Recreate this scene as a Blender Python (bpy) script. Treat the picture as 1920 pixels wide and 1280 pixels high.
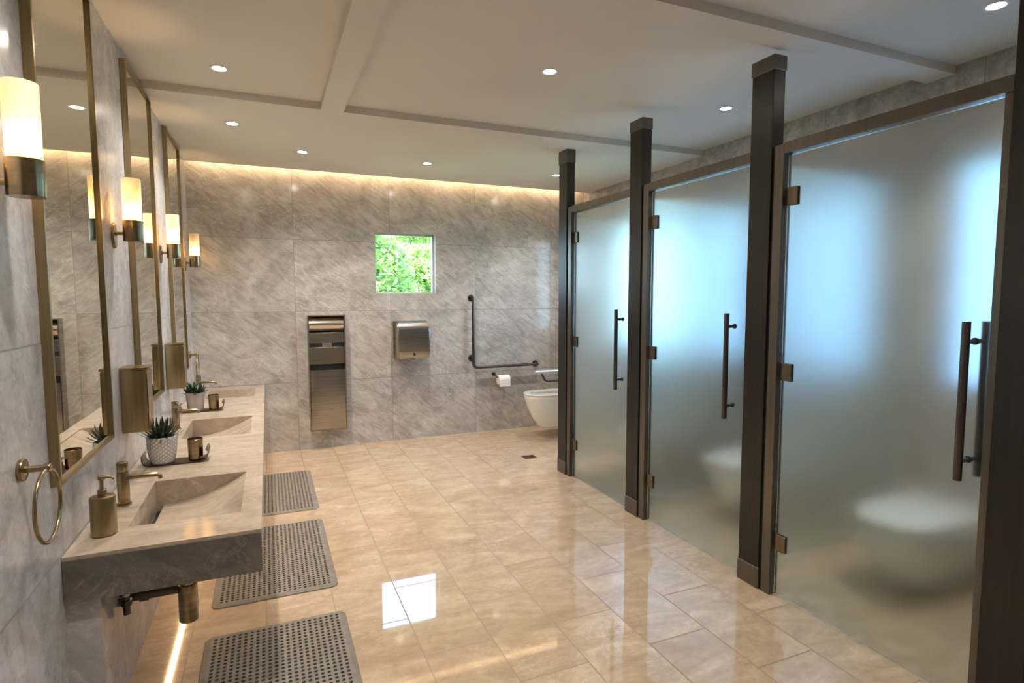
import bpy, bmesh, math, random
from mathutils import Vector, Matrix
random.seed(7)
PI = math.pi
scn = bpy.context.scene
for o in list(bpy.data.objects): bpy.data.objects.remove(o)
C = scn.collection

# ------------------------------------------------------------------ camera
cam_d = bpy.data.cameras.new('camera'); cam = bpy.data.objects.new('camera', cam_d); C.objects.link(cam)
cam_d.sensor_width = 36.0; cam_d.lens = 1070.2 / 1920 * 36.0
cam_d.clip_start = 0.02; cam_d.clip_end = 200
YAW, PITCH, ROLL = 0.4045, -0.0785, -0.0016
fw = Vector((math.sin(YAW) * math.cos(PITCH), math.cos(YAW) * math.cos(PITCH), math.sin(PITCH)))
rt = Vector((math.cos(YAW), -math.sin(YAW), 0)); up = rt.cross(fw)
r2 = rt * math.cos(ROLL) + up * math.sin(ROLL); u2 = up * math.cos(ROLL) - rt * math.sin(ROLL)
cam.matrix_world = Matrix(((r2.x, u2.x, -fw.x, 0), (r2.y, u2.y, -fw.y, 0), (r2.z, u2.z, -fw.z, 1.5), (0, 0, 0, 1)))
scn.camera = cam

# ------------------------------------------------------------------ world, sun, exposure
scn.view_settings.view_transform = 'Standard'; scn.view_settings.look = 'None'
scn.view_settings.gamma = 1; scn.view_settings.use_curve_mapping = False
scn.view_settings.exposure = 1.13
world = bpy.data.worlds.new('sky'); scn.world = world; world.use_nodes = True
wn = world.node_tree.nodes; wl = world.node_tree.links
tc = wn.new('ShaderNodeTexCoord'); sp = wn.new('ShaderNodeSeparateXYZ'); cr = wn.new('ShaderNodeValToRGB')
wl.new(tc.outputs['Generated'], sp.inputs[0]); wl.new(sp.outputs['Z'], cr.inputs[0])
cr.color_ramp.elements[0].position = 0.0; cr.color_ramp.elements[0].color = (0.55, 0.78, 1.0, 1)
cr.color_ramp.elements[1].position = 0.5; cr.color_ramp.elements[1].color = (0.30, 0.50, 1.0, 1)
wl.new(cr.outputs[0], wn['Background'].inputs[0]); wn['Background'].inputs[1].default_value = 6.5
sun_d = bpy.data.lights.new('sun', 'SUN'); sun_d.energy = 14.0; sun_d.angle = 0.01; sun_d.color = (1, 0.95, 0.85)
sun = bpy.data.objects.new('sun', sun_d); C.objects.link(sun)
sun.rotation_euler = Vector((1.0, 0.15, -1.3)).to_track_quat('-Z', 'Y').to_euler()

XL, XR, YF, YB, ZC, ZT = -0.635, 3.45, 5.90, -0.9, 2.69, 2.735
WIN_R = [(1.25, 1.98), (2.45, 3.13), (3.42, 4.1), (4.29, 5.0)]; WZ = (1.0, 2.25)
for a, b in WIN_R:      # light portals in the window openings guide the daylight
    d = bpy.data.lights.new('window_portal', 'AREA'); d.shape = 'RECTANGLE'; d.size = b - a; d.size_y = WZ[1] - WZ[0]
    d.cycles.is_portal = True
    o = bpy.data.objects.new('window_portal', d); C.objects.link(o)
    o.matrix_world = Matrix(((0, 0, 1, XR + 0.16), (1, 0, 0, (a + b) / 2), (0, 1, 0, (WZ[0] + WZ[1]) / 2), (0, 0, 0, 1)))
d = bpy.data.lights.new('window_portal', 'AREA'); d.shape = 'RECTANGLE'; d.size = 0.63; d.size_y = 0.62; d.cycles.is_portal = True
o = bpy.data.objects.new('window_portal', d); C.objects.link(o)
o.location = (1.335, YF + 0.2, 1.84); o.rotation_euler = (-PI / 2, 0, 0)

SPOT_W = 38.0

# ------------------------------------------------------------------ material helpers
def mat(name, col=(0.5, 0.5, 0.5), rough=0.5, metal=0.0, spec=0.5):
    m = bpy.data.materials.new(name); m.use_nodes = True
    b = m.node_tree.nodes['Principled BSDF']
    b.inputs['Base Color'].default_value = (*col, 1); b.inputs['Roughness'].default_value = rough
    b.inputs['Metallic'].default_value = metal; b.inputs['Specular IOR Level'].default_value = spec
    return m
def N(m, t, **kw):
    n = m.node_tree.nodes.new(t)
    for k, v in kw.items(): setattr(n, k, v)
    return n
def LK(m, a, b): m.node_tree.links.new(a, b)
def ramp(m, stops):
    n = N(m, 'ShaderNodeValToRGB'); e = n.color_ramp.elements
    e[0].position, e[0].color = stops[0][0], (*stops[0][1], 1); e[1].position, e[1].color = stops[-1][0], (*stops[-1][1], 1)
    for p, c in stops[1:-1]:
        k = e.new(p); k.color = (*c, 1)
    return n
def mixc(m, fac, a, b, mode='MIX'):
    n = N(m, 'ShaderNodeMix', data_type='RGBA', blend_type=mode)
    for s, v in ((0, fac), (6, a), (7, b)):
        if hasattr(v, 'links'): LK(m, v, n.inputs[s])
        elif s == 0: n.inputs[0].default_value = v
        else: n.inputs[s].default_value = (*v, 1)
    return n.outputs[2]
def marble(name, dark, mid, light, vein, rough, uaxis, vaxis, bw, bh, offs=(0, 0), grout=None, gw=0.003, veinscale=1.0, brick_off=0.5, coat=0.0, rot=0.6, spec=0.5, streak=.24):
    """polished stone tile, world coordinates; uaxis/vaxis pick the tiling plane"""
    m = mat(name, mid, rough, spec=spec); b = m.node_tree.nodes['Principled BSDF']
    g = N(m, 'ShaderNodeNewGeometry'); s = N(m, 'ShaderNodeSeparateXYZ'); LK(m, g.outputs['Position'], s.inputs[0])
    cb = N(m, 'ShaderNodeCombineXYZ')
    for k, ax, of in ((0, uaxis, offs[0]), (1, vaxis, offs[1])):
        ad = N(m, 'ShaderNodeMath', operation='ADD'); LK(m, s.outputs[ax], ad.inputs[0]); ad.inputs[1].default_value = of
        LK(m, ad.outputs[0], cb.inputs[k])
    br = N(m, 'ShaderNodeTexBrick'); LK(m, cb.outputs[0], br.inputs['Vector'])
    br.offset = brick_off; br.inputs['Scale'].default_value = 1; br.inputs['Brick Width'].default_value = bw
    br.inputs['Row Height'].default_value = bh; br.inputs['Mortar Size'].default_value = gw; br.inputs['Mortar Smooth'].default_value = 0.1
    br.inputs['Color1'].default_value = (0, 0, 0, 1); br.inputs['Color2'].default_value = (1, 1, 1, 1); br.inputs['Mortar'].default_value = (.5, .5, .5, 1)
    # per-tile offset so the veins break at the joints
    vm = N(m, 'ShaderNodeVectorMath', operation='SCALE'); LK(m, br.outputs['Color'], vm.inputs[0]); vm.inputs['Scale'].default_value = 3.0
    va = N(m, 'ShaderNodeVectorMath', operation='ADD'); LK(m, g.outputs['Position'], va.inputs[0]); LK(m, vm.outputs[0], va.inputs[1])
    mp = N(m, 'ShaderNodeMapping'); LK(m, va.outputs[0], mp.inputs[0])
    mp.inputs['Rotation'].default_value = (rot, rot * .7, rot); mp.inputs['Scale'].default_value = (veinscale, veinscale * 2.6, veinscale * 1.3)
    n1 = N(m, 'ShaderNodeTexNoise'); LK(m, mp.outputs[0], n1.inputs['Vector']); n1.inputs['Scale'].default_value = 1.7; n1.inputs['Detail'].default_value = 9; n1.inputs['Roughness'].default_value = .62; n1.inputs['Distortion'].default_value = 1.3
    r1 = ramp(m, [(0.30, dark), (0.5, mid), (0.68, light)]); LK(m, n1.outputs[0], r1.inputs[0])
    n2 = N(m, 'ShaderNodeTexNoise'); LK(m, mp.outputs[0], n2.inputs['Vector']); n2.inputs['Scale'].default_value = 2.6; n2.inputs['Detail'].default_value = 6; n2.inputs['Roughness'].default_value = .6; n2.inputs['Distortion'].default_value = 2.2
    sb = N(m, 'ShaderNodeMath', operation='SUBTRACT'); LK(m, n2.outputs[0], sb.inputs[0]); sb.inputs[1].default_value = .5
    ab = N(m, 'ShaderNodeMath', operation='ABSOLUTE'); LK(m, sb.outputs[0], ab.inputs[0])
    r2_ = ramp(m, [(0.0, (1, 1, 1)), (0.022, (0, 0, 0))]); LK(m, ab.outputs[0], r2_.inputs[0])
    n3 = N(m, 'ShaderNodeTexNoise'); LK(m, va.outputs[0], n3.inputs['Vector']); n3.inputs['Scale'].default_value = 2.0
    r3 = ramp(m, [(0.42, (0, 0, 0)), (0.65, (.55, .55, .55))]); LK(m, n3.outputs[0], r3.inputs[0])
    mu = N(m, 'ShaderNodeMath', operation='MULTIPLY'); LK(m, r2_.outputs[0], mu.inputs[0]); LK(m, r3.outputs[0], mu.inputs[1])
    c = mixc(m, mu.outputs[0], r1.outputs[0], vein)
    mp2 = N(m, 'ShaderNodeMapping'); LK(m, va.outputs[0], mp2.inputs[0]); mp2.vector_type = 'TEXTURE'; mp2.inputs['Rotation'].default_value = (0, .62, .25); mp2.inputs['Scale'].default_value = (1 / 5, 1 / 12, 1 / 19)
    n4 = N(m, 'ShaderNodeTexNoise'); LK(m, mp2.outputs[0], n4.inputs['Vector']); n4.inputs['Scale'].default_value = .9; n4.inputs['Detail'].default_value = 7; n4.inputs['Roughness'].default_value = .68; n4.inputs['Distortion'].default_value = 1.6
    r4 = ramp(m, [(.34, (1 - streak,) * 3), (.5, (1, 1, 1)), (.68, (1 + streak * .8,) * 3)]); LK(m, n4.outputs[0], r4.inputs[0])
    c = mixc(m, 1.0, c, r4.outputs[0], 'MULTIPLY')
    if grout: c = mixc(m, br.outputs['Fac'], c, grout)
    LK(m, c, b.inputs['Base Color'])
    if grout:
        bp = N(m, 'ShaderNodeBump', invert=True); bp.inputs['Strength'].default_value = .25; bp.inputs['Distance'].default_value = .002
        LK(m, br.outputs['Fac'], bp.inputs['Height']); LK(m, bp.outputs[0], b.inputs['Normal'])
        rr = N(m, 'ShaderNodeMapRange'); LK(m, br.outputs['Fac'], rr.inputs[0]); rr.inputs[3].default_value = rough; rr.inputs[4].default_value = .6
        LK(m, rr.outputs[0], b.inputs['Roughness'])
    return m
def brushed(name, c1, c2, rough=0.3, sc=(4, 4, 220), metal=1.0):
    m = mat(name, c1, rough, metal); b = m.node_tree.nodes['Principled BSDF']
    t = N(m, 'ShaderNodeTexCoord'); mp = N(m, 'ShaderNodeMapping'); mp.inputs['Scale'].default_value = sc; LK(m, t.outputs['Object'], mp.inputs[0])
    n = N(m, 'ShaderNodeTexNoise'); LK(m, mp.outputs[0], n.inputs['Vector']); n.inputs['Scale'].default_value = 1.0; n.inputs['Detail'].default_value = 3
    r = ramp(m, [(0.35, c1), (0.65, c2)]); LK(m, n.outputs[0], r.inputs[0]); LK(m, r.outputs[0], b.inputs['Base Color'])
    return m

M = {}
wd, wm_, wl_, wv = (0.32, 0.295, 0.27), (0.42, 0.395, 0.37), (0.52, 0.495, 0.47), (0.66, 0.64, 0.61)
M['wall_far'] = marble('wall_marble_far', wd, wm_, wl_, wv, .15, 0, 2, 0.92, 0.69, (0.67, 0.02), (0.25, .225, .20), .0025, 1.1, 0.0, rot=.5)
M['wall_left'] = marble('wall_marble_left', (.40, .395, .40), (.51, .505, .51), (.60, .60, .605), (.72, .72, .72), .18, 1, 2, 0.92, 0.69, (-2.23, 0.02), (0.30, .28, .26), .0025, 1.1, 0.0, rot=.5, streak=.16)  # cool daylight tint put into the stone colour of this wall
M['wall_right'] = marble('wall_marble_right', wd, wm_, wl_, wv, .2, 1, 2, 0.92, 0.69, (0, 0.02), (0.25, .225, .20), .0025, 1.1, 0.0, rot=.5)
M['floor'] = marble('floor_marble', (.39, .28, .185), (.47, .355, .245), (.56, .44, .315), (.68, .575, .45), .03, 1, 0, 0.61, 0.305, (0.2, -0.255), (0.27, .185, .12), .003, 1.3, 0.5, rot=.3, spec=1.0, streak=.10)
M['counter'] = marble('counter_marble', (.36, .285, .22), (.45, .365, .285), (.54, .445, .355), (.66, .57, .48), .12, 0, 1, 30, 30, (9, 9), None, 0, 1.5, 0, rot=.9, streak=.09)
M['shaded_stone'] = marble('shaded_stone', (.11, .10, .086), (.145, .13, .112), (.19, .17, .148), (.4, .37, .33), .3, 0, 2, 30, 30, (9, 9), None, 0, 1.6, 0, rot=.9)  # counter stone with the shade of its near end put into the colour
M['ceiling'] = mat('ceiling_paint', (.62, .575, .50), .85)
_b = M['ceiling']; n = N(_b, 'ShaderNodeTexNoise'); n.inputs['Scale'].default_value = 1.4; g = N(_b, 'ShaderNodeNewGeometry'); LK(_b, g.outputs['Position'], n.inputs['Vector'])
r = ramp(_b, [(.3, (.70, .66, .595)), (.7, (.74, .70, .635))]); LK(_b, n.outputs[0], r.inputs[0]); LK(_b, r.outputs[0], _b.node_tree.nodes['Principled BSDF'].inputs['Base Color'])
M['brass'] = brushed('brushed_brass', (.30, .225, .125), (.40, .31, .19), .26, (6, 6, 60))
M['brass_box'] = brushed('brushed_brass_panel', (.33, .255, .135), (.40, .31, .175), .3, (120, 120, 2))
M['bronze'] = brushed('dark_bronze', (.040, .037, .033), (.046, .043, .038), .38, (60, 60, 2), .7)
M['bronze_frame'] = brushed('bronze_frame', (.135, .122, .102), (.155, .141, .119), .35, (60, 60, 2), .8)
M['steel'] = brushed('brushed_steel', (.36, .33, .295), (.46, .425, .38), .27, (3, 3, 160))
M['chrome'] = mat('polished_chrome', (.7, .68, .65), .12, 1)
M['bright_metal'] = mat('satin_bright_metal', (.8, .78, .74), .4, .8)
M['dark_metal'] = mat('dark_metal', (.10, .09, .085), .3, .9)
M['brass_dark'] = brushed('aged_brass', (.16, .135, .095), (.20, .17, .125), .35, (60, 60, 2), .9)
M['black'] = mat('black_gap', (.008, .007, .006), .6)
M['white_plastic'] = mat('white_plastic', (.8, .78, .75), .35)
M['ceramic'] = mat('white_ceramic', (.78, .77, .74), .12); M['ceramic'].node_tree.nodes['Principled BSDF'].inputs['Coat Weight'].default_value = .4
M['pot_grey'] = mat('grey_ceramic', (.42, .38, .35), .5)
M['leaf'] = mat('succulent_leaf', (.03, .055, .03), .4)
_b = M['leaf']; n = N(_b, 'ShaderNodeTexNoise'); n.inputs['Scale'].default_value = 14; r = ramp(_b, [(.35, (.010, .02, .013)), (.7, (.05, .08, .035))]); LK(_b, n.outputs[0], r.inputs[0]); LK(_b, r.outputs[0], _b.node_tree.nodes['Principled BSDF'].inputs['Base Color'])
M['soil'] = mat('potting_soil', (.03, .02, .015), .95)
M['paper'] = mat('tissue_paper', (.85, .82, .78), .9)
M['mirror'] = mat('mirror_silver', (.74, .73, .66), .015, 1)
M['rubber'] = brushed('mat_rubber', (.17, .15, .125), (.22, .195, .165), .7, (30, 30, 30), 0)
M['pot'] = mat('patterned_white_pot', (.72, .70, .67), .45)
_b = M['pot']; t = N(_b, 'ShaderNodeAttribute', attribute_name='groove'); c = mixc(_b, t.outputs['Fac'], (.78, .76, .73), (.12, .105, .095)); LK(_b, c, _b.node_tree.nodes['Principled BSDF'].inputs['Base Color'])
def emis(name, col, s):
    m = bpy.data.materials.new(name); m.use_nodes = True; nt = m.node_tree; nt.nodes.clear()
    e = nt.nodes.new('ShaderNodeEmission'); e.inputs[0].default_value = (*col, 1); e.inputs[1].default_value = s
    o = nt.nodes.new('ShaderNodeOutputMaterial'); nt.links.new(e.outputs[0], o.inputs[0]); return m
M['bulb'] = emis('warm_bulb', (1, .66, .30), 300)
M['led'] = emis('warm_led', (1, .70, .40), 18)
M['led_cove'] = emis('warm_cove_led', (1, .70, .40), 20)
M['downlight'] = emis('downlight_lens', (1, .90, .76), 60)
m = bpy.data.materials.new('opal_glass'); m.use_nodes = True; nt = m.node_tree; nt.nodes.clear()
tr = nt.nodes.new('ShaderNodeBsdfTranslucent'); tr.inputs[0].default_value = (.95, .86, .68, 1)
df = nt.nodes.new('ShaderNodeBsdfDiffuse'); df.inputs[0].default_value = (.9, .84, .74, 1)
gl = nt.nodes.new('ShaderNodeBsdfGlossy'); gl.inputs['Roughness'].default_value = .15
m1 = nt.nodes.new('ShaderNodeMixShader'); m1.inputs[0].default_value = .35; nt.links.new(tr.outputs[0], m1.inputs[1]); nt.links.new(df.outputs[0], m1.inputs[2])
m2 = nt.nodes.new('ShaderNodeMixShader'); m2.inputs[0].default_value = .05; nt.links.new(m1.outputs[0], m2.inputs[1]); nt.links.new(gl.outputs[0], m2.inputs[2])
o = nt.nodes.new('ShaderNodeOutputMaterial'); nt.links.new(m2.outputs[0], o.inputs[0]); M['opal'] = m
m = bpy.data.materials.new('clear_pane'); m.use_nodes = True; nt = m.node_tree; nt.nodes.clear()
tp = nt.nodes.new('ShaderNodeBsdfTransparent'); tp.inputs[0].default_value = (.94, .97, .95, 1)
gl = nt.nodes.new('ShaderNodeBsdfGlossy'); gl.inputs['Roughness'].default_value = .02
fr = nt.nodes.new('ShaderNodeLayerWeight'); fr.inputs[0].default_value = .5; pw = nt.nodes.new('ShaderNodeMath'); pw.operation = 'POWER'; pw.inputs[1].default_value = 4.5; nt.links.new(fr.outputs['Facing'], pw.inputs[0])
pm = nt.nodes.new('ShaderNodeMath'); pm.operation = 'MULTIPLY_ADD'; pm.inputs[1].default_value = .8; pm.inputs[2].default_value = .04; nt.links.new(pw.outputs[0], pm.inputs[0]); mx = nt.nodes.new('ShaderNodeMixShader')
nt.links.new(pm.outputs[0], mx.inputs[0]); nt.links.new(tp.outputs[0], mx.inputs[1]); nt.links.new(gl.outputs[0], mx.inputs[2])
o = nt.nodes.new('ShaderNodeOutputMaterial'); nt.links.new(mx.outputs[0], o.inputs[0]); M['pane'] = m
m = bpy.data.materials.new('privacy_pane'); m.use_nodes = True; nt = m.node_tree; nt.nodes.clear()
tp = nt.nodes.new('ShaderNodeBsdfTransparent'); tp.inputs[0].default_value = (.94, .97, 1, 1)
tr = nt.nodes.new('ShaderNodeBsdfTranslucent'); tr.inputs[0].default_value = (.44, .47, .49, 1)
mx = nt.nodes.new('ShaderNodeMixShader'); mx.inputs[0].default_value = .96
nt.links.new(tp.outputs[0], mx.inputs[1]); nt.links.new(tr.outputs[0], mx.inputs[2])
o = nt.nodes.new('ShaderNodeOutputMaterial'); nt.links.new(mx.outputs[0], o.inputs[0]); M['pane_soft'] = m
M['frost_part'] = mat('frosted_partition_glass', (.86, .94, .93), .5); _p = M['frost_part'].node_tree.nodes['Principled BSDF']
_p.inputs['Transmission Weight'].default_value = 1.0; _p.inputs['IOR'].default_value = 1.35
M['frost'] = mat('frosted_glass', (.86, .94, .93), .26); _p = M['frost'].node_tree.nodes['Principled BSDF']
_p.inputs['Transmission Weight'].default_value = 1.0; _p.inputs['IOR'].default_value = 1.35

# ------------------------------------------------------------------ mesh helpers
class MB:
    def __init__(s): s.bm = bmesh.new()
    def box(s, x0, x1, y0, y1, z0, z1, bev=0.0, seg=2):
        t = bmesh.new(); bmesh.ops.create_cube(t, size=1)
        for v in t.verts: v.co = Vector((x0 + (v.co.x + .5) * (x1 - x0), y0 + (v.co.y + .5) * (y1 - y0), z0 + (v.co.z + .5) * (z1 - z0)))
        if bev > 0: bmesh.ops.bevel(t, geom=list(t.edges), offset=bev, segments=seg, profile=.6, affect='EDGES')
        s.merge(t); return s
    def merge(s, t):
        me = bpy.data.meshes.new('tmp'); t.to_mesh(me); s.bm.from_mesh(me); bpy.data.meshes.remove(me); t.free()
    def tube(s, pts, r, seg=12, cap=True):
        pts = [Vector(p) for p in pts]; rs = r if isinstance(r, (list, tuple)) else [r] * len(pts); rings = []
        nrm = None
        for i, p in enumerate(pts):
            d = (pts[min(i + 1, len(pts) - 1)] - pts[max(i - 1, 0)]).normalized()
            if nrm is None:
                a = Vector((0, 0, 1)) if abs(d.z) < .9 else Vector((1, 0, 0)); nrm = d.cross(a).normalized()
            nrm = (nrm - d * nrm.dot(d)).normalized(); b = d.cross(nrm)
            rings.append([s.bm.verts.new(p + (nrm * math.cos(2 * PI * k / seg) + b * math.sin(2 * PI * k / seg)) * rs[i]) for k in range(seg)])
        for A, B in zip(rings, rings[1:]):
            for k in range(seg): s.bm.faces.new((A[k], A[(k + 1) % seg], B[(k + 1) % seg], B[k]))
        if cap: s.bm.faces.new(rings[0][::-1]); s.bm.faces.new(rings[-1])
        return s
    def cyl(s, c, r, h, seg=24, axis=2, bev=0.0):
        d = Vector([0, 0, 0]); d[axis] = 1; c = Vector(c)
        if bev: return s.tube([c, c + d * bev * .3, c + d * bev, c + d * (h - bev), c + d * (h - bev * .3), c + d * h], [r - bev, r - bev * .3, r, r, r - bev * .3, r - bev], seg)
        return s.tube([c, c + d * h], r, seg)
    def lathe(s, c, prof, seg=32, closed=False):
        rings = [[s.bm.verts.new((c[0] + r * math.cos(2 * PI * k / seg), c[1] + r * math.sin(2 * PI * k / seg), c[2] + z)) for k in range(seg)] for r, z in prof]
        R_ = rings + ([rings[0]] if closed else [])
        for A, B in zip(R_, R_[1:]):
            for k in range(seg): s.bm.faces.new((A[k], A[(k + 1) % seg], B[(k + 1) % seg], B[k]))
        if not closed: s.bm.faces.new(rings[0][::-1]); s.bm.faces.new(rings[-1])
        return s
    def torus(s, c, R_, r, axis=0, seg=48, sec=12):
        rings = []
        for i in range(seg):
            a = 2 * PI * i / seg; ring = []
            for k in range(sec):
                b = 2 * PI * k / sec; q = [0, 0, 0]; rad = R_ + r * math.cos(b)
                u, v = [(1, 2), (2, 0), (0, 1)][axis]
                q[u] = rad * math.cos(a); q[v] = rad * math.sin(a); q[axis] = r * math.sin(b)
                ring.append(s.bm.verts.new(Vector(c) + Vector(q)))
            rings.append(ring)
        for i in range(seg):
            A, B = rings[i], rings[(i + 1) % seg]
            for k in range(sec): s.bm.faces.new((A[k], A[(k + 1) % sec], B[(k + 1) % sec], B[k]))
        return s
    def prism(s, poly, axis, a0, a1):
        """extrude a closed polygon given in the two other axes (cyclic order) along axis"""
        u, v = [(1, 2), (0, 2), (0, 1)][axis]
        def mk(p, a):
            q = [0, 0, 0]; q[u], q[v], q[axis] = p[0], p[1], a; return s.bm.verts.new(q)
        A = [mk(p, a0) for p in poly]; B = [mk(p, a1) for p in poly]; n = len(poly)
        s.bm.faces.new(A); s.bm.faces.new(B[::-1])
        for i in range(n): s.bm.faces.new((A[i], B[i], B[(i + 1) % n], A[(i + 1) % n]))
        return s
    def loft(s, rings, cap0=True, cap1=True):
        R_ = [[s.bm.verts.new(p) for p in r] for r in rings]; n = len(R_[0])
        for A, B in zip(R_, R_[1:]):
            for k in range(n): s.bm.faces.new((A[k], A[(k + 1) % n], B[(k + 1) % n], B[k]))
        if cap0: s.bm.faces.new(R_[0][::-1])
        if cap1: s.bm.faces.new(R_[-1])
        return s
    def build(s, name, m, parent=None, smooth=True, org=None):
        bmesh.ops.recalc_face_normals(s.bm, faces=list(s.bm.faces))
        me = bpy.data.meshes.new(name)
        if smooth:
            for f in s.bm.faces: f.smooth = True
            for e in s.bm.edges:
                if len(e.link_faces) == 2 and e.calc_face_angle(0) > math.radians(38): e.smooth = False
        if org is not None:
            for v in s.bm.verts: v.co -= Vector(org)
        s.bm.to_mesh(me); s.bm.free(); me.materials.append(m if not isinstance(m, str) else M[m])
        ob = bpy.data.objects.new(name, me); C.objects.link(ob)
        if org is not None: ob.location = org
        if parent is not None:
            ob.parent = parent
        return ob
def tag(o, label=None, cat=None, group=None, kind=None):
    if label: o['label'] = label
    if cat: o['category'] = cat
    if group: o['group'] = group
    if kind: o['kind'] = kind
    return o
def thing(name, loc, label, cat, group=None):
    o = bpy.data.objects.new(name, None); C.objects.link(o); o.location = loc; o.empty_display_size = .05
    return tag(o, label, cat, group)
def struct(name, mb, m, parent=None, smooth=False):
    o = mb.build(name, m, parent, smooth)
    if parent is None: o['kind'] = 'structure'
    return o
def kids(o): return [c for c in bpy.data.objects if c.parent == o]
def dup(root, loc, label, group=None, parent=None):
    c = root.copy(); C.objects.link(c)
    if parent is None:
        c.location = loc; c['label'] = label
        if group: c['group'] = group
    else: c.parent = parent
    for ch in kids(root): dup(ch, None, None, None, c)
    return c

# ------------------------------------------------------------------ room shell
struct('floor', MB().box(XL - .2, XR + .2, YB - .2, YF + .2, -.1, 0), 'floor')
struct('wall_left', MB().box(XL - .2, XL, YB - .2, YF + .2, 0, 3.0), 'wall_left')
struct('wall_back', MB().box(XL, XR + .2, YB - .2, YB, 0, 3.0), 'wall_far')
def holed(axis, p0, p1, u0, u1, z0, z1, holes):
    """wall of boxes around rectangular openings; axis 0 -> plane x, axis 1 -> plane y"""
    mb = MB(); us = sorted({u0, u1, *[h[0] for h in holes], *[h[1] for h in holes]})
    for a, b in zip(us, us[1:]):
        hs = [h for h in holes if h[0] <= a + 1e-6 and h[1] >= b - 1e-6]; zs = [(z0, z1)] if not hs else [(z0, hs[0][2]), (hs[0][3], z1)]
        for c, d in zs:
            if axis == 0: mb.box(p0, p1, a, b, c, d)
            else: mb.box(a, b, p0, p1, c, d)
    return mb
struct('wall_far', holed(1, YF, YF + .2, XL, XR + .2, 0, 3.0, [(1.02, 1.65, 1.53, 2.15)]), 'wall_far')
struct('wall_right', holed(0, XR, XR + .2, YB, YF, 0, 3.0, [(a, b, WZ[0], WZ[1]) for a, b in WIN_R]), 'wall_right')
cb = MB()
YC = YF - .09
cb.box(XL, XR, YB, YC, ZT, ZT + .2); cb.box(XL, XR, YC, YF, 2.90, 2.95)
cb.box(XL, XR, 3.92, YC, ZC, ZT); cb.box(.355, .495, YB, 3.92, ZC, ZT); cb.box(.495, XR, 1.98, 2.13, ZC, ZT)
struct('ceiling', cb, 'ceiling')
# plinth duct along the left wall under the worktop, and the boxing behind the accessible toilet
struct('trim_1', MB().box(XL, -.54, 2.215, YF, 0, .508), 'wall_left')
struct('trim_2', MB().box(3.17, XR, 4.62, YF, 0, 1.1), 'wall_right')

# windows
def window(n, axis, u0, u1, z0, z1, plane, fw_=.022):
    mb = MB(); a, b = plane
    def bx(ua, ub, za, zb):
        if axis == 0: mb.box(a, b, ua, ub, za, zb, .002, 1)
        else: mb.box(ua, ub, a, b, za, zb, .002, 1)
    bx(u0, u1, z0, z0 + fw_); bx(u0, u1, z1 - fw_, z1); bx(u0, u0 + fw_, z0 + fw_, z1 - fw_); bx(u1 - fw_, u1, z0 + fw_, z1 - fw_)
    w = struct('window_%d' % n, mb, 'win_frame'); p = MB(); c = (a + b) / 2
    if axis == 0: p.box(c - .003, c + .003, u0 + fw_, u1 - fw_, z0 + fw_, z1 - fw_)
    else: p.box(u0 + fw_, u1 - fw_, c - .003, c + .003, z0 + fw_, z1 - fw_)
    p.build('pane', 'pane_soft' if axis == 0 and n < 5 else 'pane', w, False)
M['win_frame'] = mat('window_frame', (.55, .54, .50), .4)
window(1, 1, 1.02, 1.65, 1.53, 2.15, (YF + .07, YF + .11), .018)
for i, (a, b) in enumerate(WIN_R): window(2 + i, 0, a, b, WZ[0], WZ[1], (XR + .06, XR + .10))

# ------------------------------------------------------------------ countertop with three ramp basins
CT, CB_, CY0, CX1 = .665, .512, 2.2, -.045
basins = [(2.41, 2.97), (3.81, 4.38), (5.25, 5.70)]; BX0, BX1 = -.492, -.12
wt = thing('washbasin_counter', (-.34, 4.0, CT), 'long wall-hung beige stone washbasin counter along the mirrored wall', 'sink counter')
def loc(p): return Vector(p)
mb = MB(); ys = [CY0]
for a, b in basins: ys += [a, b]
ys.append(YF - .001)
for i in range(len(ys) - 1):
    if i % 2 == 0: mb.box(XL + .001, CX1, ys[i], ys[i + 1], CB_, CT)
    else: mb.box(XL + .001, BX0, ys[i], ys[i + 1], CB_, CT); mb.box(BX1, CX1, ys[i], ys[i + 1], CB_, CT)
bmesh.ops.remove_doubles(mb.bm, verts=list(mb.bm.verts), dist=1e-5)
wt_l = wt.location.copy()
mb.build('slab', 'counter', wt, False, None).location = -wt_l
M['counter_end'] = M['shaded_stone']
mb = MB(); mb.box(XL + .002, CX1 - .002, CY0 - .004, CY0 - .0005, CB_ - .002, CT - .012); mb.build('shaded_end', 'counter_end', wt, False).location = -wt_l  # thin sheet over the near end face, shade painted in as darker stone
for a, b in basins:
    prof = [(BX1 + .001, CB_ + .003), (BX0 - .001, CB_ + .003), (BX0 - .001, CB_ + .012), (BX0 + .028, CB_ + .012), (BX0 + .03, .553)]
    for k in range(13):
        t = k / 12; prof.append((BX0 + .03 + (BX1 + .001 - BX0 - .03) * t, .553 + (CT - .004 - .553) * (t ** 1.9)))
    b_ = MB().prism(prof, 1, a - .0005, b + .0005).build('basin', 'counter', wt, True); b_.location = -wt_l
    MB().box(BX0 + .003, BX0 + .026, a + .01, b - .01, CB_ + .0125, CB_ + .016).build('drain_slot', 'black', b_, False)

# LED strip below the counter
tag(MB().box(-.537, -.526, 2.72, YF - .1, .499, .5115).build('led_strip', 'led', None, False), 'warm glowing light strip under the washbasin counter', 'light strip')
tag(MB().box(XL + .05, XR - .1, YC + .0005, YC + .012, ZT + .015, ZT + .027).build('cove_light_strip', 'led_cove', None, False), 'warm hidden light strip above the edge of the far wall', 'light strip')

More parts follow.
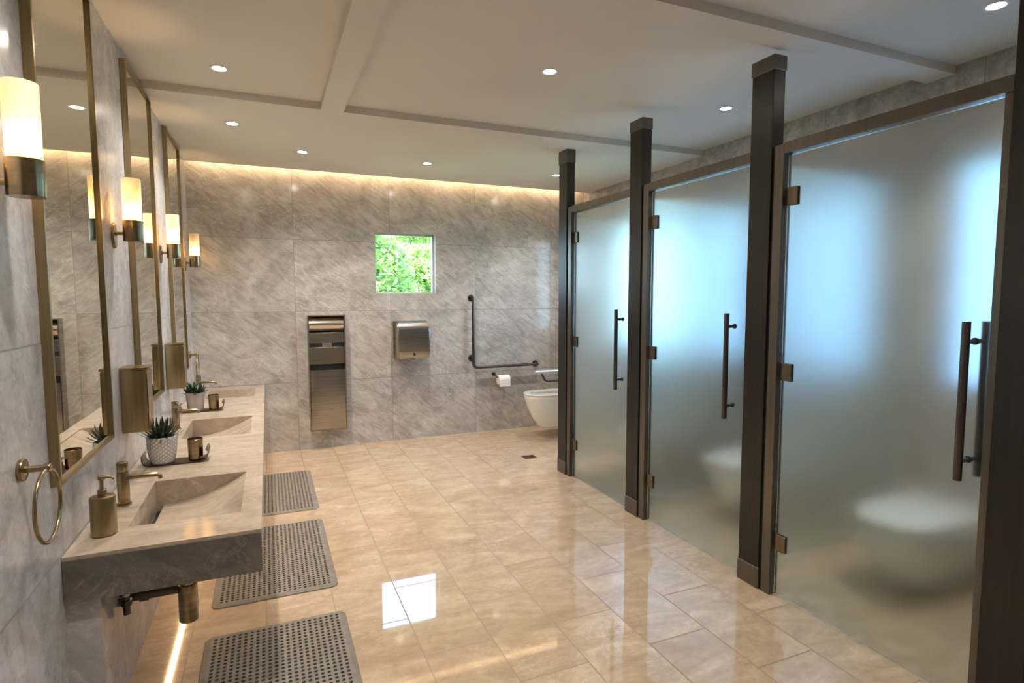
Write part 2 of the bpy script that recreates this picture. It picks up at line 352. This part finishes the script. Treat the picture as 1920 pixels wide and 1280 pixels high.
# bottle traps
def trap(y, label, g):
    t = thing('bottle_trap', (-.32, y, CB_), label, 'drain pipe', g)
    p = t.location.copy()
    for nm, mb, m_ in (('trap_cup', MB().cyl((0, 0, -.272), .034, .15, 28, 2, .006).cyl((0, 0, -.125), .026, .12, 24), 'brass'),
                       ('waste_pipe', MB().tube([(-.03, .01, -.142), (-.219, .01, -.142)], .019, 16).cyl((-.16, .01, -.142), .025, .03, 20, 0).cyl((-.2195, .01, -.142), .03, .012, 20, 0), 'dark_metal'),
                       ('valve', MB().cyl((-.195, -.035, -.185), .012, .07, 14).cyl((-.195, -.035, -.15), .018, .02, 14).tube([(-.2195, -.035, -.13), (-.19, -.035, -.13)], .01, 12), 'dark_metal')):
        mb.build(nm, m_, t)
    return t
t0 = trap(2.47, 'brass bottle trap with dark waste pipe under the near end of the counter', 'bottle traps')

# ------------------------------------------------------------------ mirrors
mirrors = [(2.15, 2.83, 'nearest'), (3.45, 4.12, 'middle'), (4.70, 5.35, 'farthest')]
ml = ['tall brass-framed mirror nearest the camera, above the first washbasin', 'tall brass-framed mirror in the middle of the three, above the second washbasin', 'tall brass-framed mirror farthest away, next to the far wall']
for (a, b, _), lab in zip(mirrors, ml):
    z0, z1 = .912, 2.68; fx = XL + .028; w = .014
    t = thing('wall_mirror', (XL, (a + b) / 2, z0), lab, 'mirror', 'framed mirrors over the washbasins')
    mb = MB(); mb.box(XL + .0005, fx, a, a + w, z0, z1, .001, 1).box(XL + .0005, fx, b - w, b, z0, z1, .001, 1).box(XL + .0005, fx, a + w, b - w, z0, z0 + w, .001, 1).box(XL + .0005, fx, a + w, b - w, z1 - w, z1, .001, 1)
    mb.build('frame', 'brass_box', t, False).location = -t.location
    MB().box(XL + .001, fx - .011, a + w, b - w, z0 + w, z1 - w).build('mirror_glass', 'mirror', t, False).location = -t.location

# ------------------------------------------------------------------ sconces
def sconce():
    t = thing('wall_sconce', (XL, 1.85, 1.79), 'x', 'wall lamp', 'brass cylinder sconces between the mirrors')
    # oval backplate
    ring = lambda x, s_: [(x, .032 * s_ * math.cos(2 * PI * k / 32), .058 * s_ * math.sin(2 * PI * k / 32) - .01) for k in range(32)]
    MB().loft([ring(.0005, 1), ring(.008, 1), ring(.011, .92)]).build('backplate', 'brass', t)
    MB().tube([(.008, 0, 0), (.048, 0, 0)], .0085, 14).cyl((.008, 0, 0), .013, .008, 16, 0).build('arm', 'brass', t)
    MB().lathe((.080, 0, -.035), [(.030, 0), (.0405, .0), (.0415, .003), (.0415, .093), (.039, .095), (.036, .09), (.036, .03), (.0, .03)][:-1] + [(.002, .03)], 36).build('lamp_cup', 'brass', t)
    sh = MB().lathe((.080, 0, .055), [(.0375, 0), (.0385, .192), (.0375, .194), (.036, .192), (.035, 0)], 40, True).build('glass_shade', 'opal', t)
    MB().lathe((.080, 0, .088), [(.003, -.04), (.010, -.03), (.013, 0), (.015, .02), (.012, .045), (.003, .055)], 16).build('bulb', 'bulb', t)
    return t
s0 = sconce(); s0['label'] = 'brass wall lamp with glowing glass cylinder at the left edge, before the nearest mirror'
for y, lab in ((3.13, 'brass wall lamp with glowing glass cylinder between the nearest and middle mirrors'),
               (4.38, 'brass wall lamp with glowing glass cylinder between the middle and farthest mirrors'),
               (5.6, 'brass wall lamp with glowing glass cylinder beyond the farthest mirror, by the far wall')):
    dup(s0, (XL, y, 1.79), lab)

# ------------------------------------------------------------------ wall soap / towel dispensers (brass boxes)
dsp = thing('soap_dispenser', (XL, 3.1, .87), 'tall brushed brass box dispenser on the wall beyond the nearest mirror', 'dispenser', 'brass box dispensers on the mirror wall')
MB().box(.0005, .105, 0, .125, 0, .292, .004, 2).build('body', 'brass_box', dsp)
MB().box(.0005, .111, -.004, .129, .292, .305, .003, 2).build('lid', 'brass', dsp)
MB().box(.105, .1095, .006, .119, .01, .285, .002, 1).build('front_panel', 'brass', dsp)
dup(dsp, (XL, 4.38, .885), 'tall brushed brass box dispenser on the wall beyond the middle mirror')

# ------------------------------------------------------------------ towel rings
tr_ = thing('towel_ring', (XL, 1.93, 1.03), 'round brass towel ring on the wall at the left edge, near end of the counter', 'towel ring', 'brass towel rings')
MB().cyl((.0005, 0, 0), .031, .012, 28, 0, .003).build('wall_plate', 'brass', tr_)
MB().tube([(.012, 0, 0), (.062, 0, 0)], .009, 16).cyl((.052, -.0, -.0), .012, .018, 16, 0, .003).build('post', 'brass', tr_)
MB().torus((.061, -.012, -.103), .1, .0052, 0).build('ring', 'brass', tr_)
dup(tr_, (XL, 5.64, 1.0), 'thin towel ring seen edge-on beside the far wall, above the farthest washbasin')

# ------------------------------------------------------------------ faucets
fc = thing('faucet', (-.556, 2.68, CT), 'brass faucet with tall round body and straight spout over the nearest basin', 'faucet', 'brass faucets on the counter')
MB().cyl((0, 0, .0005), .0215, .135, 28, 2, .002).cyl((0, 0, .0005), .027, .006, 28).build('body', 'brass', fc)
MB().cyl((0, 0, .1365), .0205, .04, 28, 2, .003).build('handle', 'brass', fc)
MB().tube([(.015, 0, .112), (.08, 0, .113), (.118, 0, .112), (.128, 0, .106), (.131, 0, .094)], [.010, .010, .0095, .009, .009], 16).build('spout', 'brass', fc)
dup(fc, (-.556, 4.12, CT), 'brass faucet behind the nearest plant, over the middle basin')
dup(fc, (-.556, 5.46, CT), 'brass faucet over the farthest basin, beside the far wall')

# soap bottle
sb = thing('soap_bottle', (-.555, 2.37, CT), 'round brushed brass pump soap bottle at the near corner of the counter', 'soap bottle')
MB().lathe((0, 0, .0005), [(.036, 0), (.0395, .003), (.0395, .132), (.038, .137), (.030, .139), (.012, .140), (.012, .142)], 40).build('bottle', 'brass_box', sb)
MB().cyl((0, 0, .1425), .014, .02, 24, 2, .003).tube([(0, 0, .162), (0, 0, .198)], .006, 12).cyl((0, 0, .196), .011, .014, 18, 2, .002).tube([(0, 0, .204), (.028, .0, .204), (.038, 0, .196)], .0045, 10).build('pump', 'brass', sb)

# ------------------------------------------------------------------ trays with plant and tumbler
def tray(loc_, label):
    t = thing('tray', loc_, label, 'tray', 'trays on the counter')
    prof = [(-.15, .0), (.118, .0)]
    # top outline: base plate with the ends curled up
    pts = [(-.152, .05), (-.153, .03), (-.146, .012), (-.13, .004), (.10, .004), (.122, .012), (.134, .03), (.137, .052), (.130, .062)]
    n_ = len(pts); th = .004; up_, dn = [], []
    for i in range(n_):
        a = Vector(pts[max(i - 1, 0)]); b = Vector(pts[min(i + 1, n_ - 1)]); d_ = (b - a).normalized(); nn = Vector((-d_.y, d_.x))
        up_.append(Vector(pts[i]) + nn * th / 2); dn.append(Vector(pts[i]) - nn * th / 2)
    MB().prism([tuple(p) for p in up_ + dn[::-1]], 1, -.055, .055).build('tray_body', 'tray_metal', t)
    MB().cyl((.131, -.055, .062), .006, .11, 14, 1).build('handle', 'brass', t); MB().cyl((-.152, -.055, .052), .005, .11, 14, 1).build('handle', 'brass', t)
    return t
M['tray_metal'] = mat('dark_bronze_tray', (.10, .06, .04), .3, .8)
tray((-.437, 3.285, CT + .001), 'dark bronze tray with curled ends between the nearest and middle basins')
tray((-.455, 4.72, CT + .001), 'dark bronze tray with curled ends between the middle and farthest basins')
def pot_mesh(pattern):
    mb = MB(); bm = mb.bm; lay = bm.verts.layers.float.new('groove'); seg, nz = 96, 30; rings = []
    for j in range(nz + 1):
        z = .134 * j / nz; t = j / nz; r = .047 + .018 * math.sin(PI * min(1, (t * .8 + .05)) ** .9 * .62) if pattern else .052 + .012 * t
        ring = []
        for k in range(seg):
            a = 2 * PI * k / seg; g_ = 0
            if pattern and .03 < t < .97:
                u = a * 8 / (2 * PI) * 2; w_ = t * 7
                f1 = abs((u + w_) % 1 - .5) * 2; f2 = abs((u - w_) % 1 - .5) * 2
                h = 1 - max(f1, f2); g_ = max(0, 1 - h * 3.2); rr = r + .0035 * min(1, h * 2.4)
            else: rr = r
            v = bm.verts.new((rr * math.cos(a), rr * math.sin(a), z)); v[lay] = g_; ring.append(v)
        rings.append(ring)
    for z, dr in ((.134, -.006), (.118, -.007)):
        rings.append([bm.verts.new(((r + dr) * math.cos(2 * PI * k / seg), (r + dr) * math.sin(2 * PI * k / seg), z)) for k in range(seg)])
    for A, B in zip(rings, rings[1:]):
        for k in range(seg): bm.faces.new((A[k], A[(k + 1) % seg], B[(k + 1) % seg], B[k]))
    bm.faces.new(rings[0][::-1]); bm.faces.new(rings[-1]); return mb
def foliage(n, L0, L1, w, tilt):
    mb = MB(); rnd = random.Random(n)
    for i in range(n):
        az = i * 2.39996; el = tilt[0] + (tilt[1] - tilt[0]) * (i / n) + rnd.uniform(-.12, .12); L = L1 + (L0 - L1) * (i / n) * rnd.uniform(.8, 1.1)
        base = Vector((.018 * math.cos(az), .018 * math.sin(az), .122)); rings = []
        side = Vector((-math.sin(az), math.cos(az), 0))
        for k in range(7):
            t = k / 6; e = el - .35 * t + .45 * t * t; d_ = Vector((math.cos(az) * math.cos(e), math.sin(az) * math.cos(e), math.sin(e)))
            c = base + d_ * L * t; nrm = side.cross(d_); ww = w * (math.sin(PI * (t * .8 + .18)) ** .8) * (1 if k < 6 else .08); th = ww * .35
            rings.append([c + side * ww, c + nrm * th * .3, c - side * ww, c - nrm * th])
        mb.loft(rings)
    return mb
def plant(loc_, pattern, label):
    t = thing('potted_plant', loc_, label, 'plant', 'potted plants on the counter')
    p = pot_mesh(pattern).build('pot', 'pot' if pattern else 'pot_grey', t)
    MB().cyl((0, 0, .112), .056 if pattern else .054, .008, 32).build('soil', 'soil', p)
    (foliage(58, .112, .088, .0075, (.15, 1.4)) if pattern else foliage(44, .095, .07, .015, (.1, 1.2))).build('leaves', 'leaf', t)
    return t
plant((-.508, 3.285, CT + .0075), True, 'dark green succulent in a white diamond-patterned pot between the nearest and middle basins')
plant((-.505, 4.72, CT + .0075), False, 'dark green succulent in a plain grey pot between the middle and farthest basins')
def tumbler(loc_, label):
    t = thing('tumbler', loc_, label, 'cup', 'brass tumblers on the trays')
    MB().lathe((0, 0, 0), [(.030, 0), (.0335, .003), (.036, .105), (.0345, .106), (.032, .008), (.002, .006)], 36).build('cup_body', 'brass', t)
    MB().lathe((0, 0, 0), [(.0325, .088), (.0325, .0925), (.004, .0925), (.004, .088)], 36).build('dark_filling', 'soil', t)
    return t
tumbler((-.362, 3.285, CT + .0075), 'brass tumbler on the tray beside the white patterned pot')
tumbler((-.387, 4.72, CT + .0075), 'brass tumbler on the tray beside the plain grey pot')

# ------------------------------------------------------------------ floor mats (perforated)
def floor_mat():
    x0, x1, L = -.295, .295, .985; bz = .03; th = .011; nx, ny = 22, 38
    mb = MB(); bm = mb.bm; px = (x1 - x0 - 2 * bz) / nx; py = (L - 2 * bz) / ny
    grid = {}
    def gv(i, j):     # half-cell lattice
        if (i, j) not in grid: grid[(i, j)] = bm.verts.new((x0 + bz + i * px / 2, bz + j * py / 2, th))
        return grid[(i, j)]
    for i in range(nx):
        for j in range(ny):
            cx, cy = x0 + bz + (i + .5) * px, bz + (j + .5) * py
            outer = [gv(2 * i, 2 * j), gv(2 * i + 1, 2 * j), gv(2 * i + 2, 2 * j), gv(2 * i + 2, 2 * j + 1), gv(2 * i + 2, 2 * j + 2), gv(2 * i + 1, 2 * j + 2), gv(2 * i, 2 * j + 2), gv(2 * i, 2 * j + 1)]
            ang = [-135, -90, -45, 0, 45, 90, 135, 180]
            inn = [bm.verts.new((cx + .31 * px * math.cos(math.radians(a)), cy + .33 * py * math.sin(math.radians(a)), th - .0005)) for a in ang]
            low = [bm.verts.new((v.co.x, v.co.y, .002)) for v in inn]
            for k in range(8):
                q = (k + 1) % 8; bm.faces.new((outer[k], outer[q], inn[q], inn[k])); bm.faces.new((inn[k], inn[q], low[q], low[k]))
    # rounded sloping border
    def outline(off, rad, z, n=8):
        pts = []; X0, X1, Y0, Y1 = x0 + off, x1 - off, off, L - off
        for cx, cy, a0 in ((X1 - rad, Y1 - rad, 0), (X0 + rad, Y1 - rad, 90), (X0 + rad, Y0 + rad, 180), (X1 - rad, Y0 + rad, 270)):
            for k in range(n + 1):
                a = math.radians(a0 + 90 * k / n); pts.append((cx + rad * math.cos(a), cy + rad * math.sin(a), z))
        return pts
    mb.loft([outline(.001, .035, .001), outline(0, .035, .002), outline(.002, .034, .005), outline(.022, .015, th), outline(bz, .0005, th)], True, False)
    bm.faces.ensure_lookup_table()
    return mb
m0 = floor_mat().build('floor_mat', 'rubber', None, False)
m0.location = (0, 1.75, 0); tag(m0, 'taupe perforated rubber mat in the foreground, nearest of the three', 'mat', 'rubber mats along the counter')
dup(m0, (0, 2.985, 0), 'taupe rubber mat beside the near corner of the counter, middle of the three')
dup(m0, (0, 4.17, 0), 'taupe rubber mat farthest from the camera, nearest the far wall')

# ------------------------------------------------------------------ far wall fittings
pt = thing('paper_towel_dispenser', (.525, YF, .19), 'tall stainless steel paper towel dispenser with waste bin on the far wall', 'dispenser')
W, H_, D_ = .176, 1.135, .10
fr_ = MB(); fr_.box(-W, -W + .012, -D_, -.0005, 0, H_, .002, 1).box(W - .012, W, -D_, -.0005, 0, H_, .002, 1).box(-W + .012, W - .012, -D_, -.0005, H_ - .012, H_, .002, 1).box(-W + .012, W - .012, -D_, -.0005, 0, .01, .002, 1).box(-W + .012, W - .012, -.012, -.0005, .01, H_ - .012)
fr_.build('housing', 'steel', pt, False)
MB().box(-W + .014, W - .014, -D_ - .006, -.013, .012, .60, .004, 2).build('waste_bin', 'steel', pt)
def half_round(z0, z1, dp, n=10):
    return [(-.013, z0), (-.013, z1)] + [(-.03 - (dp - .03) * math.sin(PI * k / n), z1 - (z1 - z0) * k / n) for k in range(n + 1)]
M['steel_bright'] = brushed('bright_steel', (.6, .55, .48), (.72, .67, .6), .2, (3, 3, 160))
MB().prism(half_round(.965, 1.118, .098), 0, -W + .016, W - .016).build('curved_hood', 'steel_bright', pt)
MB().box(-W + .014, W - .014, -.075, -.013, .86, .962, .003, 1).build('upper_door', 'steel', pt)
MB().box(-W + .014, W - .014, -.07, -.013, .822, .858).build('towel_slot', 'black', pt, False)
MB().box(-.045, .045, -.078, -.071, .824, .858, .002, 1).build('towel_tab', 'steel_bright', pt)
M['steel_dark'] = brushed('dull_steel', (.25, .225, .19), (.31, .28, .24), .35, (3, 3, 160))
MB().box(-W + .014, W - .014, -.085, -.013, .655, .82, .003, 1).build('lower_door', 'steel_dark', pt)
MB().box(-W + .014, W - .014, -.06, -.013, .604, .652).build('bin_opening', 'black', pt, False)

hd = thing('hand_dryer', (1.362, YF, .87), 'boxy stainless steel hand dryer under the small window', 'hand dryer')
prof = [(-.0005, 0.01), (-.0005, .37), (-.12, .372), (-.16, .365), (-.185, .345), (-.198, .31), (-.2, .25), (-.195, .08), (-.185, .025), (-.165, .0)]
hb = MB().prism(prof, 0, -.165, .165); bmesh.ops.bevel(hb.bm, geom=[e for e in hb.bm.edges if abs(e.verts[0].co.x - e.verts[1].co.x) < 1e-6], offset=.012, segments=3, affect='EDGES')
hb.build('cover', 'steel', hd)
MB().box(-.175, .175, -.035, -.0004, .0, .38, .008, 2).build('backplate', 'steel_dark', hd)
MB().cyl((0, -.2015, .045), .011, .006, 18, 1).build('sensor_button', 'black', hd)
MB().cyl((0, -.1, -.014), .03, .02, 24).build('air_nozzle', 'dark_metal', hd)

gb = thing('grab_bar', (2.04, YF, .72), 'L-shaped metal grab bar on the far wall beside the toilet', 'grab bar')
pts = [(0, -.07, .775), (0, -.07, .06)] + [(.05 - .05 * math.cos(a), -.07, .06 - .05 * math.sin(a)) for a in [PI / 2 * k / 6 for k in range(1, 7)]] + [(.78, -.07, .014)]
MB().tube(pts, .0155, 16).build('bar', 'dark_metal', gb)
for x, z in ((0, .765), (0, .11), (.77, .014)):
    f = MB().cyl((x, -.012, z), .036, .0115, 24, 1, .003).tube([(x, -.07, z), (x, -.01, z)], .0145, 14); f.build('wall_mount', 'dark_metal', gb)
tp_ = thing('toilet_paper_holder', (2.40, YF, .61), 'small metal toilet paper holder with white roll on the far wall', 'paper holder')
MB().tube([(-.10, -.0005, .03), (-.10, -.065, .03), (-.095, -.07, .022), (-.09, -.07, 0), (.07, -.07, 0)], .007, 12).cyl((-.10, -.012, .03), .02, .0115, 18, 1).build('holder', 'dark_metal', tp_)
roll = MB().tube([(-.075, -.07, -.03), (.055, -.07, -.03)], .052, 32).box(-.075, .055, -.122, -.1205, -.10, -.03)
rr = roll.build('paper_roll', 'paper', None); rr.location = tp_.location
tag(rr, 'white toilet paper roll hanging on the holder beside the grab bar', 'toilet roll')

# arm rail beside accessible toilet
ar = thing('arm_rail', (3.17, 5.18, .62), 'silver fold-down arm rail above the accessible toilet', 'grab bar')
MB().tube([(-.0005, 0, .115), (-.70, 0, .113)], .0195, 16).build('top_rail', 'bright_metal', ar)
MB().tube([(-.0005, 0, .018), (-.56, 0, .018), (-.59, 0, .03), (-.63, 0, .10)], .0125, 14).build('lower_rail', 'dark_metal', ar)
MB().box(-.012, -.0005, -.035, .035, -.04, .15, .003, 1).build('mount_plate', 'chrome', ar)

# floor drain
fd = thing('floor_drain', (2.215, 4.765, 0), 'small square metal drain in the floor near the far stall post', 'drain')
MB().box(-.062, .062, -.055, .055, .0003, .0025, .001, 1).build('cover', 'brass', fd, False)
g_ = MB()
for k in range(5): g_.box(-.045, .045, -.04 + k * .0185, -.032 + k * .0185, .0026, .0031)
g_.build('grate_slots', 'black', fd, False)

# ------------------------------------------------------------------ toilets
def dring(xf, xb, hw, z, n=20, e=2.3):
    """D-shaped outline, front (round) at xf, straight back at xb (xf < xb)"""
    xm = min(xb - .01, xf + max(hw * 1.3, .02)); pts = []
    for k in range(n + 1):
        a = -PI / 2 + PI * k / n; c, s_ = math.cos(a), math.sin(a)
        pts.append((xm - (xm - xf) * abs(c) ** (2 / e), math.copysign(abs(s_) ** (2 / e), s_) * hw, z))
    return pts + [(xm + (xb - xm) * .5, hw, z), (xb, hw, z), (xb, 0, z), (xb, -hw, z), (xm + (xb - xm) * .5, -hw, z)]
def toilet(name, x_wall, y, z0, z1, length, lid, label, ws=1.0):
    t = thing(name, (x_wall, y, 0), label, 'toilet', 'wall-hung white toilets')
    L = length; H = z1 - z0
    wd_ = ((.17, .10, 0), (.145, .118, .012), (.08, .15, H * .3), (.03, .173, H * .65), (.008, .184, H - .03), (.004, .186, H - .008), (.008, .182, H)) if lid else ((.17, .10, 0), (.15, .115, .01), (.09, .14, H * .3), (.035, .168, H * .65), (.008, .182, H - .03), (.004, .184, H - .008), (.008, .18, H))
    rings = [dring(-L + f, -.0005, w_ * ws, z0 + z_) for f, w_, z_ in wd_]
    inner = [dring(-L + .07, -.13, .115, z1), dring(-L + .09, -.15, .10, z1 - .04), dring(-L + .14, -.2, .06, z1 - .13)]
    if lid: MB().loft(rings).build('bowl', 'ceramic', t)
    else: MB().loft(rings + inner).build('bowl', 'ceramic', t)
    so, si = (-L + .0, -.10, .186 * ws), (-L + .075, -.155, .108)
    s = MB().loft([dring(so[0] + .002, so[1], so[2] - .002, z1 + .002), dring(*so, z1 + .006), dring(*so, z1 + .014), dring(so[0] + .004, so[1], so[2] - .004, z1 + .018),
                   dring(si[0], si[1], si[2], z1 + .018), dring(si[0] + .002, si[1], si[2] - .002, z1 + .002), dring(so[0] + .002, so[1], so[2] - .002, z1 + .002)], False, False)
    s.build('seat', 'ceramic', t)
    MB().cyl((-.10, -.12, z1 + .012), .011, .24, 14, 1).build('hinge', 'chrome', t)
    if lid:
        q = (-L - .002, -.09, .188 * ws)
        MB().loft([dring(q[0] + .003, q[1], q[2] - .003, z1 + .021), dring(*q, z1 + .025), dring(*q, z1 + .034), dring(q[0] + .006, q[1], q[2] - .006, z1 + .040), dring(q[0] + .06, q[1] - .03, q[2] - .05, z1 + .044)]).build('lid', 'ceramic', t)
    return t
for y, lab in ((1.80, 'white wall-hung toilet blurred behind the nearest frosted glass door'), (2.90, 'white wall-hung toilet blurred behind the middle frosted glass door'), (3.92, 'white wall-hung toilet blurred behind the farthest frosted glass door')):
    toilet('toilet', XR, y, .055, .362, .74, True, lab, 1.06)
toilet('toilet', 3.17, 5.40, .12, .465, .71, False, 'white wall-hung toilet with open seat against the far wall, beside the grab bar')

# ------------------------------------------------------------------ stall posts, headers, partitions, doors
PX = 2.27; posts = [4.30, 3.285, 2.238, 1.125]
plab = ['dark bronze stall post farthest away, with the far wall behind it', 'dark bronze stall post between the farthest and middle glass doors', 'dark bronze stall post between the middle and nearest glass doors', 'dark bronze stall post at the right edge of the picture']
for Y, lab in zip(posts, plab):
    t = thing('stall_post', (PX, Y, 0), lab, 'post', 'dark posts between the stalls')
    MB().box(0, .075, -.135, 0, .11, 2.585, .002, 1).build('shaft', 'bronze', t, False)
    MB().box(-.004, .079, -.139, .004, 2.585, ZC if Y > 3.9 else 2.655, .002, 1).build('cap', 'bronze_frame', t, False)
    MB().box(-.003, .078, -.138, .003, .0005, .11, .002, 1).build('foot', 'bronze_frame', t, False)
    MB().box(.01, .06, -.150, -.1355, .001, 2.22).build('gap_shade', 'black', t, False)  # black strip that puts the shade of the open gap into colour
    if Y < 2: MB().box(.012, .06, .0035, .03, .0005, 2.172, .002, 1).build('strike_jamb', 'bronze_frame', t, False)
    MB().box(.004, .062, -.203, -.1505, .0005, 2.22, .002, 1).build('jamb', 'bronze_frame', t, False)
dl = ['farthest', 'middle', 'nearest']
for i in range(3):
    y1 = posts[i] - .203; y0 = posts[i + 1]
    h = MB().box(PX + .004, PX + .062, y0 + .0005, y1 - .0005, 2.172, 2.225, .002, 1).build('door_header', 'bronze_frame', None, False)
    tag(h, 'bronze header bar over the %s frosted glass door' % dl[i], 'door frame', 'header bars over the doors')
    d = thing('stall_door', (PX + .035, y1 - .006, 0), 'frosted glass stall door, %s of the three' % dl[i] + [', next to the far wall', ', between two dark posts', ', at the right side of the picture'][i], 'door', 'frosted glass stall doors')
    w = y1 - .006 - (y0 + (.034 if i == 2 else .012))
    MB().box(-.005, .005, -w, 0, .012, 2.166, .001, 1).build('glass_panel', 'frost', d, False)
    for z in (1.93, 1.09, .235):
        MB().box(-.012, -.0055, -.062, -.0, z, z + .085, .0015, 1).box(.0055, .012, -.062, 0, z, z + .085, .0015, 1).build('hinge', 'brass_dark', d, False)
    yh = -w + (.045 if i == 2 else .085)
    hm = MB().cyl((-.066, yh, .845), .0135, .565, 20, 2, .002)
    for z in (.915, 1.34): hm.tube([(-.066, yh, z), (-.0055, yh, z)], .0085, 12).cyl((-.012, yh, z), .013, .006, 16, 0)
    hm.build('pull_handle', 'dark_metal', d)
    if i < 2: continue
    hm = MB().cyl((.056, yh, .845), .0135, .565, 20, 2, .002)
    for z in (.915, 1.34): hm.tube([(.056, yh, z), (.0055, yh, z)], .0085, 12)
    hm.build('inner_handle', 'dark_metal', d)

# partitions between stalls: frosted glass panels on the post line
for Y, lab in zip(posts[:3], ('behind the farthest stall post', 'behind the post between the farthest and middle doors', 'behind the post between the middle and nearest doors')):
    p = MB().box(PX + .085, XR - .005, Y - .075, Y - .063, .10, 2.15, .001, 1).build('stall_partition', 'frost_part', None, False)
    tag(p, 'frosted glass partition between two stalls, ' + lab, 'partition', 'glass stall partitions')
p = MB().box(PX + .085, XR - .005, 1.05, 1.062, .10, 2.15, .001, 1).build('stall_partition', 'frost_part', None, False)
tag(p, 'frosted glass partition at the right edge, nearest stall wall', 'partition', 'glass stall partitions')

# ------------------------------------------------------------------ downlights
dls = [(-.197, 3.56, ZT, 'over the nearest mirror gap, in the left ceiling tray'), (-.18, 4.46, ZC, 'above the farthest basin, left of the ceiling'), (.307, 5.09, ZC, 'near the far wall, left one'),
       (1.358, 5.09, ZC, 'near the far wall, above the small window'), (2.649, 5.09, ZC, 'near the far wall, beyond the farthest post'),
       (1.47, 2.90, ZT, 'in the middle of the large ceiling tray'), (2.82, 3.0, ZT, 'over the middle stall'), (2.90, 1.52, ZT, 'at the top right corner, over the nearest stall'),
       (1.45, .6, ZT, None), (-.2, 1.6, ZT, None)]  # last two: unseen downlights added to brighten the room
for x, y, z, lab in dls:
    t = thing('downlight', (x, y, z), 'small round recessed ceiling light ' + (lab or 'added out of view to help the lighting'), 'ceiling light', 'recessed ceiling lights')
    MB().lathe((0, 0, 0), [(.034, -.0005), (.050, -.0005), (.049, -.004), (.040, -.006), (.034, -.004)], 36, True).build('trim_ring', 'white_plastic', t)
    MB().cyl((0, 0, -.0035), .0335, .003, 32).build('lens', 'downlight', t)
    ld = bpy.data.lights.new('downlight_lamp', 'SPOT'); ld.energy = SPOT_W; ld.spot_size = math.radians(125); ld.spot_blend = .9; ld.color = (1, .91, .80); ld.shadow_soft_size = .035
    lo = bpy.data.objects.new('downlight_lamp', ld); C.objects.link(lo); lo.parent = t; lo.location = (0, 0, -.02)

# ------------------------------------------------------------------ garden outside the windows
def leafy(center, rad, n, seed, s0=.05, s1=.09):
    mb = MB(); bm = mb.bm; rnd = random.Random(seed)
    for i in range(n):
        while True:
            p = Vector((rnd.uniform(-1, 1), rnd.uniform(-1, 1), rnd.uniform(-1, 1)))
            if .45 < p.length < 1: break
        c = Vector((p.x * rad[0], p.y * rad[1], p.z * rad[2])) + Vector(center)
        a = Vector((rnd.gauss(0, 1), rnd.gauss(0, 1), rnd.gauss(0, .6))).normalized(); b = a.cross(Vector((rnd.gauss(0, 1), rnd.gauss(0, 1), rnd.gauss(0, 1)))).normalized(); s_ = rnd.uniform(s0, s1)
        vs = [bm.verts.new(c + a * s_ * u + b * s_ * v) for u, v in ((-1, 0), (-.3, .32), (.4, .26), (1, 0), (.4, -.26), (-.3, -.32))]
        bm.faces.new(vs)
    return mb
M['shrub_leaf'] = mat('sunlit_leaf', (.20, .42, .12), .5)
_b = M['shrub_leaf']; _bs = _b.node_tree.nodes['Principled BSDF']
n = N(_b, 'ShaderNodeTexNoise'); n.inputs['Scale'].default_value = 5; g = N(_b, 'ShaderNodeNewGeometry'); LK(_b, g.outputs['Position'], n.inputs['Vector'])
r = ramp(_b, [(.3, (.14, .26, .05)), (.5, (.36, .50, .13)), (.7, (.66, .70, .26))]); LK(_b, n.outputs[0], r.inputs[0]); LK(_b, r.outputs[0], _bs.inputs['Base Color'])
tl = N(_b, 'ShaderNodeBsdfTranslucent'); LK(_b, r.outputs[0], tl.inputs[0]); mx = N(_b, 'ShaderNodeMixShader'); mx.inputs[0].default_value = .4
out = _b.node_tree.nodes['Material Output']; LK(_b, _bs.outputs[0], mx.inputs[1]); LK(_b, tl.outputs[0], mx.inputs[2]); LK(_b, mx.outputs[0], out.inputs[0])
M['bark'] = mat('bark', (.16, .12, .08), .9)
for (x, y, rx, ry, h, lab, sd) in ((1.22, 9.0, .98, .7, 2.6, 'leafy green bush outside the small far window, left part of the view', 3), (2.75, 10.6, 1.05, .7, 2.35, 'leafy green bush outside the small far window, right part of the view', 4)):
    t = thing('garden_bush', (x, y, -.1), lab, 'bush', 'bushes outside the far window')
    leafy((0, 0, h * .6), (rx, ry, h * .5), 9500, sd).build('foliage', 'shrub_leaf', t, False)
    MB().tube([(0, 0, 0), (.03, 0, h * .5), (-.05, .02, h)], [.05, .04, .015], 10).tube([(.03, 0, h * .4), (.3, .1, h * .9)], [.03, .01], 8).tube([(.02, 0, h * .3), (-.35, -.1, h * .8)], [.03, .01], 8).build('stem', 'bark', t)
t = thing('garden_tree', (3.9, 11.6, -.1), 'tree with bright foliage at the upper right of the far window view', 'tree')
leafy((-1.0, 0, 3.35), (.95, .8, .75), 4500, 9).build('foliage', 'shrub_leaf', t, False)
MB().tube([(0, 0, 0), (-.02, 0, 1.6), (-.25, .02, 2.8), (-.9, .05, 3.4)], [.1, .08, .05, .03], 10).build('trunk', 'bark', t)
M['lawn'] = mat('lawn', (.16, .24, .09), .95)
struct('ground', MB().box(-8, 14, YF + .3, 22, -.3, -.1).box(XR + .3, 14, -8, YF + .3, -.3, -.1), 'lawn')
